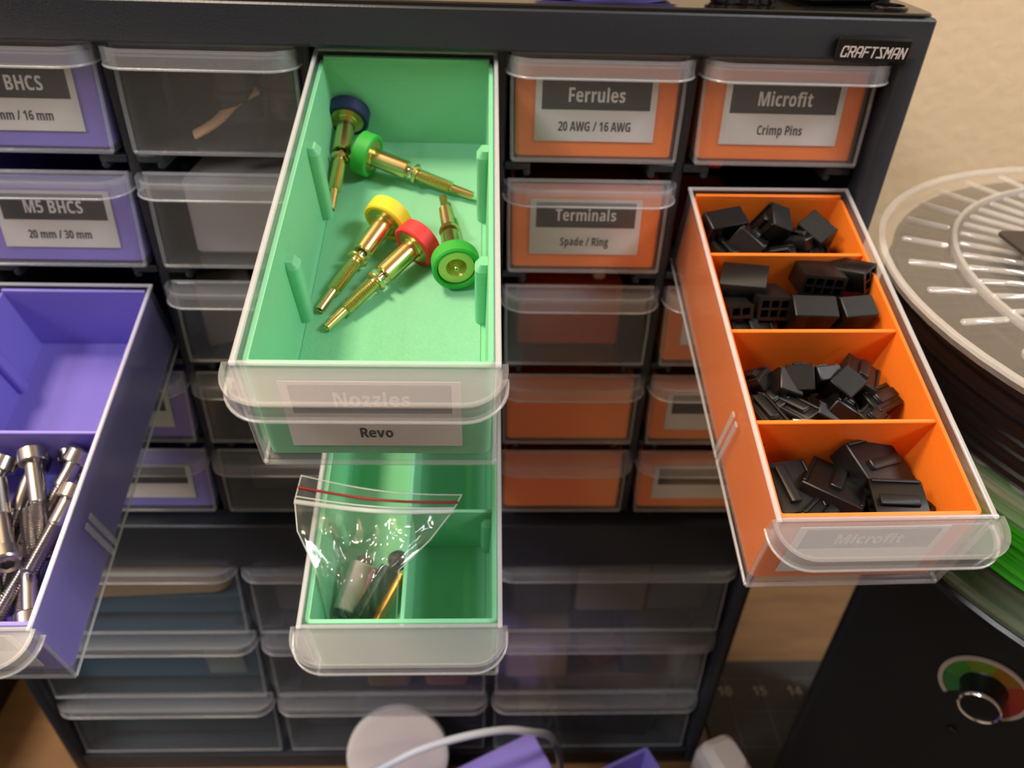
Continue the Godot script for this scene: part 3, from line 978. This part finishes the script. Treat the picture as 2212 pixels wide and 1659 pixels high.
func drawer_contents() -> void:
	# top drawer of the clear column: two black tyres and a tan strip
	for i in 2:
		var w := thing("toy_tyre", ["black tyre with a grey hub ring, left one in the top clear drawer", "plain black tyre, right one in the top clear drawer"][i], "tyre", Vector3.ZERO)
		w.transform = at(-27 + i * 17.5, -23.0 + i * 1.0, -17, rot(0, 0, 0))
		var st := mk()
		lathe(st, [[-8.5, 6.5], [-8.0, 7.5], [-2, 7.7], [-1, 8.4], [1, 8.4], [2, 7.7], [8.0, 7.5], [8.6, 6.5], [8.6, 2.2], [6.0, 2.0]], 28)
		part("tyre", st, M.connector, w)
		st = mk()
		lathe(st, [[8.5, 4.4], [9.1, 4.2], [9.1, 3.0], [8.5, 2.8]], 24)
		part("hub_ring", st, mat(Color(0.36, 0.34, 0.33), 0.4), w)
	var pts := []
	for i in 9: pts.append(Vector3(-40 + i * 2.6 + sin(i * .8) * 1.2, -34.2 + i * 1.6, -6.5 - i * 0.9))
	var s := mk(); tube(s, pts, 2.6, 8, 0.35)
	solo("tan_strip", s, mat(Color(0.74, 0.56, 0.42), 0.6), "tan strip standing inside the top clear drawer before the black tyres", "strip")
	lump("tan_card", "tan folded card at the back of the top clear drawer", "card", Color(0.62, 0.50, 0.40), Vector3(34, 16, 1.6), at(-24, -14, -62, rot(-24, 6, 0)))
	lump("grey_box", "pale grey box in the clear drawer left of the open green drawer", "box", Color(0.62, 0.60, 0.60), Vector3(42, 27.5, 30), at(-26.4, RIM0 - ROW - 17.0, -20))
	lump("taupe_slab", "taupe slab leaning in the clear drawer behind the open green drawer", "slab", Color(0.42, 0.38, 0.35), Vector3(20, 26, 12), at(-44, RIM0 - 2 * ROW - 17.8, -14, rot(0, 20, 0)))
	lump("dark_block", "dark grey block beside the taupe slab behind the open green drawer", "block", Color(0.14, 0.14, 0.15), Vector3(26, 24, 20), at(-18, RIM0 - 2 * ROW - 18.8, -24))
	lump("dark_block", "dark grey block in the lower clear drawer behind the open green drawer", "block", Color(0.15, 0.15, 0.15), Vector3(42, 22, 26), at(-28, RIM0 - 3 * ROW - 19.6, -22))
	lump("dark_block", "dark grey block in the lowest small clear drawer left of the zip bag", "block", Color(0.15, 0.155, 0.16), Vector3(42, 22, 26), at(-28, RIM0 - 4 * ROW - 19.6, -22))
	lump("red_box", "dull red box inside the clear drawer under the Terminals drawer", "box", Color(0.66, 0.24, 0.17), Vector3(40, 27, 40), at(88, RIM0 - 2 * ROW - 16.8, -28))
	lump("tan_pipe", "short tan pipe lying on the dull red box under the Terminals drawer", "pipe", Color(0.72, 0.58, 0.46), Vector3(5, 4, 30), at(99, RIM0 - 2 * ROW - 1.0, -26), 0.5, 1.6)
	lump("dark_red_box", "dark red box in the bin behind the Terminals label", "box", Color(0.30, 0.05, 0.06), Vector3(40, 24, 50), at(89, RIM0 - ROW - 15.5, -32))
	lump("red_clip", "bright red clip in the orange drawer below the Microfit label", "clip", Color(0.82, 0.12, 0.10), Vector3(7, 4, 10), at(133, -40.2, -11), 0.4)
	# wide drawers: teal on the left, dark in the middle, pale boxes on the right
	lump("beige_pouch", "beige pouch lying in the top left wide drawer", "pouch", Color(0.66, 0.57, 0.46), Vector3(96, 30, 60), at(-122, -254, -35, rot(-8, 3, 0)), 0.5, 8.0)
	lump("teal_box", "dark teal box filling the top left wide drawer under the beige pouch", "box", Color(0.20, 0.36, 0.45), Vector3(106, 14, 100), at(-120, -274.2, -56))
	lump("teal_box", "dark teal box filling the middle left wide drawer", "box", Color(0.20, 0.37, 0.46), Vector3(106, 40, 100), at(-120, -233 - 56.5 - 28, -56))
	lump("pale_card", "pale grey card at the right end of the middle left wide drawer", "card", Color(0.45, 0.50, 0.50), Vector3(20, 22, 1.0), at(-84, -233 - 56.5 - 29, -3.6))
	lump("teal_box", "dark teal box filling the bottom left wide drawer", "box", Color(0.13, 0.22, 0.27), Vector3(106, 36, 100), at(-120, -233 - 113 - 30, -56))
	lump("grey_case", "dark grey case in the top middle wide drawer", "case", Color(0.17, 0.17, 0.19), Vector3(100, 38, 90), at(0, -233 - 29, -52))
	lump("grey_case", "dark grey case in the middle wide drawer below the open green ones", "case", Color(0.17, 0.165, 0.165), Vector3(104, 34, 80), at(0, -233 - 56.5 - 31, -54))
	lump("brown_tin", "brown tin at the left of the middle wide drawer below the zip bag", "tin", Color(0.38, 0.28, 0.20), Vector3(24, 40, 14), at(4, -233 - 56.5 - 28, -6), 0.5, 3.0)
	lump("brown_tin", "brown tin at the right of the middle wide drawer below the zip bag", "tin", Color(0.46, 0.28, 0.17), Vector3(24, 42, 14), at(36, -233 - 56.5 - 27, -6), 0.5, 3.0)
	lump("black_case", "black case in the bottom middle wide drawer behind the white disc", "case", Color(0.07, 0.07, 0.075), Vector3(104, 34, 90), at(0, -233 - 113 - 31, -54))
	lump("grey_pack", "dark blue grey pack at the left of the top right wide drawer", "pack", Color(0.13, 0.14, 0.18), Vector3(30, 38, 30), at(86, -233 - 29, -20))
	lump("taupe_box", "taupe box in the middle of the top right wide drawer", "box", Color(0.36, 0.31, 0.28), Vector3(36, 34, 40), at(122, -233 - 31, -26))
	lump("blue_cap", "dark blue cap on the taupe box in the top right wide drawer", "cap", Color(0.08, 0.09, 0.18), Vector3(10, 8, 10), at(120, -242, -14), 0.4, 4.0)
	lump("grey_pack", "dark grey pack at the right of the top right wide drawer", "pack", Color(0.22, 0.22, 0.24), Vector3(30, 34, 30), at(157, -233 - 31, -22))
	lump("cream_box", "cream box at the left of the middle right wide drawer", "box", Color(0.56, 0.47, 0.38), Vector3(34, 40, 40), at(86, -233 - 56.5 - 28, -24))
	var heart := mk()
	var hp := PackedVector2Array([Vector2(0, -15), Vector2(13, 2), Vector2(12, 9), Vector2(7, 12), Vector2(0, 8), Vector2(-7, 12), Vector2(-12, 9), Vector2(-13, 2)])
	for i in 8:
		var a := hp[i]; var b := hp[(i + 1) % 8]
		tri(heart, Vector3(0, 0, 3), Vector3(b.x, b.y, 2), Vector3(a.x, a.y, 2)); tri(heart, Vector3(0, 0, -3), Vector3(a.x, a.y, -2), Vector3(b.x, b.y, -2))
		quad(heart, Vector3(a.x, a.y, 2), Vector3(b.x, b.y, 2), Vector3(b.x, b.y, -2), Vector3(a.x, a.y, -2))
	solo("red_pouch", heart, mat(Color(0.36, 0.16, 0.16), 0.6), "dull red pointed pouch in the middle right wide drawer", "pouch", at(121, -233 - 56.5 - 27, -8))
	lump("grey_case", "dark grey case at the right of the middle right wide drawer", "case", Color(0.20, 0.20, 0.21), Vector3(36, 36, 40), at(152, -233 - 56.5 - 30, -26))
	lump("cream_box", "cream box filling the back of the bottom right wide drawer", "box", Color(0.50, 0.43, 0.36), Vector3(92, 40, 60), at(124, -233 - 113 - 28, -46))
	lump("black_pouch", "black pouch lying before the cream box in the bottom right wide drawer", "pouch", Color(0.05, 0.06, 0.07), Vector3(66, 30, 12), at(128, -233 - 113 - 33, -7.5, rot(0, 0, -8)), 0.4, 5.0)

# ---------------------------------------------------------------- spools

func spool(label: String, y: float, h: float, filament: Color, r_fil: float, sd: int, cat := "filament spool") -> void:
	var o := thing("filament_spool", label, cat, mm(304.9, y + (0.3 if y < -120 else 0.8), 46.8), "clear filament spools")
	var R := 119.5
	for k in [[0.0, "flange"], [h - 2.6, "flange"]]:
		var fl := mk()
		loft(fl, [ring(k[0], 70, 72), ring(k[0], R - 1, 72), ring(k[0] + .6, R, 72), ring(k[0] + 2.0, R, 72), ring(k[0] + 2.6, R - 1, 72), ring(k[0] + 2.6, 70, 72), ring(k[0], 70, 72)], false, false)
		var part_f := part("flange", fl, M.acrylic, o)
		var e := mk()
		loft(e, [ring(k[0] + 2.4, R - 2.0, 72), ring(k[0] + 2.4, R + .3, 72), ring(k[0] + 3.6, R + .3, 72), ring(k[0] + 3.6, R - 1.8, 72), ring(k[0] + 2.4, R - 2.0, 72)], false, false)
		part("flange_rim", e, M.acrylic_edge if y > -120 and k[0] > 1 else M.acrylic, part_f)
		if k[0] > 1:
			for i in 36:
				if i % 12 in [3, 4]: continue
				var t := TAU * i / 36 + 0.06
				var b := Basis(Vector3.UP, -t)
				part("spoke", box(Vector3(15, 1.6, 2.2), 0.5, -1.0, Vector3(104.5, k[0] + 3.0, 0)), M.acrylic_edge, part_f, Transform3D(b, Vector3.ZERO))
			var hub := mk()
			loft(hub, [ring(k[0] + 2.4, 96.2, 72), ring(k[0] + 4.8, 96.2, 72), ring(k[0] + 4.8, 94.6, 72), ring(k[0] + 2.4, 94.6, 72)], false, false)
			loft(hub, [ring(k[0] + 2.4, 74, 72), ring(k[0] + 5.4, 74, 72), ring(k[0] + 5.4, 70, 72), ring(k[0] + 2.4, 70, 72)], false, false)
			part("hub_ring", hub, M.acrylic_edge, part_f)
			for i in 60:
				var t := TAU * i / 60 + 0.03
				part("spoke", box(Vector3(19, 1.6, 1.8), 0.5, -1.0, Vector3(84, k[0] + 3.2, 0)), M.acrylic_edge, part_f, Transform3D(Basis(Vector3.UP, -t), Vector3.ZERO))
			for q in 5:   # small raised ring marks moulded near the rim
				var t := 2.32 + q * 0.13
				var mk2 := mk()
				loft(mk2, [ring(0, 4.2, 20), ring(1.0, 4.2, 20), ring(1.0, 3.2, 20), ring(0, 3.2, 20)], false, false)
				part("moulded_mark", mk2, M.acrylic_edge, part_f, at(cos(t) * 104, k[0] + 2.5, sin(t) * 104))
	var core := mk()
	loft(core, [ring(0.4, 72, 60), ring(h - .4, 72, 60), ring(h - .4, 69, 60), ring(0.4, 69, 60), ring(0.4, 72, 60)], false, false)
	part("core", core, M.acrylic_edge, o)
	var r := RandomNumberGenerator.new(); r.seed = sd
	var w := mk()
	var loops := [ring(2.8, 73, 72)]
	var gs := [1]
	var k := int((h - 5.8) / 1.75)
	var step := (h - 5.8) / k
	for i in k:
		var rr := r_fil - r.randf() * 1.2
		loops.append(ring(2.9 + i * step, rr - 0.8, 72)); loops.append(ring(2.9 + (i + 0.5) * step, rr, 72))
		gs.append(2); gs.append(2)
	loops.append(ring(h - 2.9, r_fil - 0.8, 72)); gs.append(2); gs.append(3)
	loops.append(ring(h - 2.8, 73, 72))
	loft(w, loops, false, false, gs)
	part("wound_filament", w, mat(filament, 0.36), o)
	# concentric strands seen through the upper flange are relief on the wound top
	
func spools() -> void:
	spool("clear spool of black filament, upper of the two beside the cabinet", -98.0, 34.0, Color(0.03, 0.03, 0.033), 114.0, 3)
	spool("clear spool of bright green filament, lower of the two beside the cabinet", -133.4, 34.0, Color(0.16, 0.62, 0.05), 106.0, 5)
	# printed card standing in the hub hole
	var c := thing("spool_card", "dark card with an orange ring in the hub of the upper spool", "card", mm(255, -63.6, 26))
	part("sheet", box(Vector3(48, 1.2, 46), 0.3, 3.0, Vector3(3, 4.0, 0)), mat(Color(0.20, 0.17, 0.15), 0.5), c)
	var rg := mk()
	loft(rg, [ring(4.5, 7.5, 32, -7, 0), ring(5.1, 7.5, 32, -7, 0), ring(5.1, 4.5, 32, -7, 0), ring(4.5, 4.5, 32, -7, 0)], false, false)
	part("orange_ring", rg, mat(Color(0.85, 0.33, 0.10), 0.5), c)

# ---------------------------------------------------------------- black appliance under the spools

func appliance() -> void:
	var b := Basis(Vector3(0.79, 0, 0.61).normalized(), Vector3.UP, Vector3(-0.61, 0, 0.79).normalized())
	var o := thing("black_appliance", "tall black appliance with a dial, standing under the filament spools", "appliance")
	o.transform = Transform3D(b, mm(212, DESK + 2.0, 40))
	# local x runs along the front, z out of it; the front left corner is the origin
	var H := -134.8 - DESK - 2.0
	part("housing", box(Vector3(150, H - 6, 104), 1.6, 4.0, Vector3(76, (H - 6) / 2, -52.5)), mat(Color(0.022, 0.021, 0.021), 0.55), o)
	var lid := mk()
	lathe(lid, [[H - 6, 100], [H - 5, 116], [H - 1, 118], [H, 117]], 72)
	part("lid", lid, mat(Color(0.055, 0.052, 0.05), 0.3), o, at(77.7, 0, -51))
	# dial: scale arc in colours, chrome rimmed knob
	var gc := (b.inverse() * (Vector3(257.4, -224.1, 75.0) - Vector3(212, DESK + 2.0, 40)))
	var dial := Node3D.new(); dial.name = "dial"; o.add_child(dial)
	dial.transform = Transform3D(rot(90, 0, 0), Vector3(gc.x, gc.y, 0.0) * 0.001)   # y of the dial points out of the front
	var arc := func(r0: float, r1: float, a0: float, a1: float, y0: float, y1: float) -> SurfaceTool:
		var st := mk()
		var n := maxi(6, int((a1 - a0) / 6))
		for i in n:
			var t0 := deg_to_rad(lerpf(a0, a1, float(i) / n)); var t1 := deg_to_rad(lerpf(a0, a1, float(i + 1) / n))
			var c0 := Vector3(cos(t0), 0, -sin(t0)); var c1 := Vector3(cos(t1), 0, -sin(t1))
			var u := Vector3(0, y1, 0); var d := Vector3(0, y0, 0)
			quad(st, c1 * r0 + u, c1 * r1 + u, c0 * r1 + u, c0 * r0 + u, 1)
			quad(st, c0 * r1 + d, c0 * r1 + u, c1 * r1 + u, c1 * r1 + d, 2)
			quad(st, c1 * r0 + d, c1 * r0 + u, c0 * r0 + u, c0 * r0 + d, 3)
		return st
	part("scale_edge", arc.call(14.6, 16.2, -48, 228, 0, 1.0), mat(Color(0.62, 0.55, 0.50), 0.4), dial)
	var cols := [Color(0.14, 0.36, 0.17), Color(0.20, 0.42, 0.12), Color(0.34, 0.42, 0.08), Color(0.44, 0.30, 0.06), Color(0.50, 0.16, 0.08), Color(0.52, 0.10, 0.10)]
	for i in 6:
		part("scale_segment", arc.call(8.5, 14.6, 228 - (i + 1) * 46, 228 - i * 46, 0, 0.6), mat(cols[i], 0.45), dial)
	var kb := mk()
	lathe(kb, [[0.2, 8.6], [1.0, 8.0], [10.5, 7.6], [11.0, 7.2]], 40)
	part("knob", kb, mat(Color(0.03, 0.03, 0.03), 0.35), dial)
	var cr := mk()
	loft(cr, [ring(10.2, 7.6, 40), ring(11.4, 7.7, 40), ring(11.8, 7.3, 40), ring(11.4, 6.7, 40), ring(10.8, 6.5, 40)], false, false)
	part("chrome_rim", cr, M.chrome, dial)
	var sc := mk()
	lathe(sc, [[0, 1.8], [0.8, 1.7], [1.2, 1.1]], 16)
	part("screw_cap", sc, mat(Color(0.05, 0.05, 0.05), 0.25), o, Transform3D(rot(90, 0, 0), Vector3(gc.x - 1.0, gc.y - 32.0, 0) * 0.001))

# ---------------------------------------------------------------- in front of the cabinet

func desk_front() -> void:
	var p := thing("charging_disc", "round white disc leaning on the bottom of the cabinet", "disc")
	p.transform = Transform3D(rot(58, 0, 0), mm(8.4, -374.0, 20.5))
	var st := mk()
	lathe(st, [[-2.6, 27.6], [-2.0, 28.6], [1.6, 28.6], [2.2, 28.2], [2.5, 27.4]], 72)
	part("shell", st, mat(Color(0.92, 0.89, 0.87), 0.35), p)
	st = mk()
	lathe(st, [[2.3, 26.6], [2.75, 26.4], [2.8, 25.0]], 72)
	part("pad", st, mat(Color(0.93, 0.88, 0.86), 0.6), p)
	st = mk()
	tube(st, smooth_path([Vector3(-40, -330, 70), Vector3(1.9, -319.7, 58), Vector3(24.2, -311, 52), Vector3(46.3, -313.3, 44), Vector3(67.2, -319.8, 37), Vector3(82.1, -331.2, 32), Vector3(93, -349.7, 24), Vector3(100, -380, 17), Vector3(104, -408, 18)], 4.0), 1.9, 12)
	solo("white_cable", st, mat(Color(0.80, 0.82, 0.88), 0.35), "white cable arching in front of the round white disc", "cable")
	# two purple bins standing diagonally on the desk
	for k in [[83.5, -350.0, 20.5, -64.0, "purple printed box, upside down, at the end of the white cable", true], [143.5, -342.0, 34.2, -66.0, "open purple printed bin, its corner towards the white block", false]]:
		var dirx := Vector3(-41.3, 0, 20.1).normalized() if k[5] else Vector3(-26.0, 0, 11.6).normalized()
		var dirz := Vector3(-dirx.z, 0, dirx.x)
		if dirz.z < 0: dirz = -dirz
		var o := thing("purple_bin", k[4], "bin")
		o.transform = Transform3D(Basis(-dirx, Vector3.UP, -dirx.cross(Vector3.UP)), mm(k[0], k[1], k[2]))
		var hh: float = k[1] - DESK
		var s := mk()
		if k[5]:
			cbox(s, Vector3(-45, -hh / 2, 27), Vector3(90, hh, 54), 0.8, 1.6)
			part("shell", s, M.purple, o)
		else:
			tub(s, 0, [-60, 0, 0, 54], -hh, [-60, 0, 0, 54], 1.8, 1.6)
			part("shell", s, M.purple, o)
			part("floor_plate", box(Vector3(55, 0.4, 49), 0.1, -1.0, Vector3(-30, -hh + 2.1, 27)), M.purple_floor, o)
	var wb := mk()
	loft(wb, [rrect(-41.5, -11, 11, -14, 14, 4, 5), rrect(10, -11, 11, -14, 14, 5, 5), rrect(17, -9.6, 10.4, -12.4, 12.4, 5, 5), rrect(20.5, -5, 8.4, -8, 8, 4, 5)])
	solo("white_block", wb, mat(Color(0.78, 0.75, 0.73), 0.4), "white rounded block at the bottom edge beside the cutting mat", "block", at(188, -370.5, 36, rot(0, 20, 0)))
	var bx := thing("black_crate", "black box on the desk left of the cabinet", "box", mm(-322, DESK, 60))
	part("body", box(Vector3(144, 120, 300), 2.0, -1.0, Vector3(0, 60, 0)), mat(Color(0.03, 0.03, 0.032), 0.5), bx)
	part("lid", box(Vector3(147, 8, 303), 1.5, -1.0, Vector3(0, 124, 0)), mat(Color(0.035, 0.035, 0.037), 0.4), bx)

# ---------------------------------------------------------------- on top of the cabinet

func top_things() -> void:
	var t := 7.6
	var st := mk()
	loft(st, [ring(0.4, 19, 48), ring(0.8, 20.5, 48), ring(12, 25, 48), ring(12, 23.6, 48), ring(2.2, 19.4, 48)], true, true)
	solo("purple_dish", st, M.purple, "purple printed dish standing on top of the cabinet", "dish", at(93.5, t, -23.4))
	var kn := thing("ribbed_cap", "black ribbed cap on top of the cabinet right of the purple dish", "cap", mm(135, t, -16.5))
	st = mk()
	lathe(st, [[0, 9.4], [0.8, 10], [16, 9.6]], 32)
	part("body", st, M.connector, kn)
	for i in 16:
		part("grip_rib", box(Vector3(1.6, 13, 1.8), 0.4, -1.0, Vector3(0, 7.4, 10.0)), mat(Color(0.16, 0.13, 0.12), 0.4), kn, Transform3D(Basis(Vector3.UP, TAU * i / 16), Vector3.ZERO))
	lump("black_case", "low black case on top of the cabinet near the corner socket", "case", Color(0.02, 0.02, 0.022), Vector3(30, 20, 30), at(168, t + 10.2, -32, rot(0, 12, 0)), 0.4, 3.0)
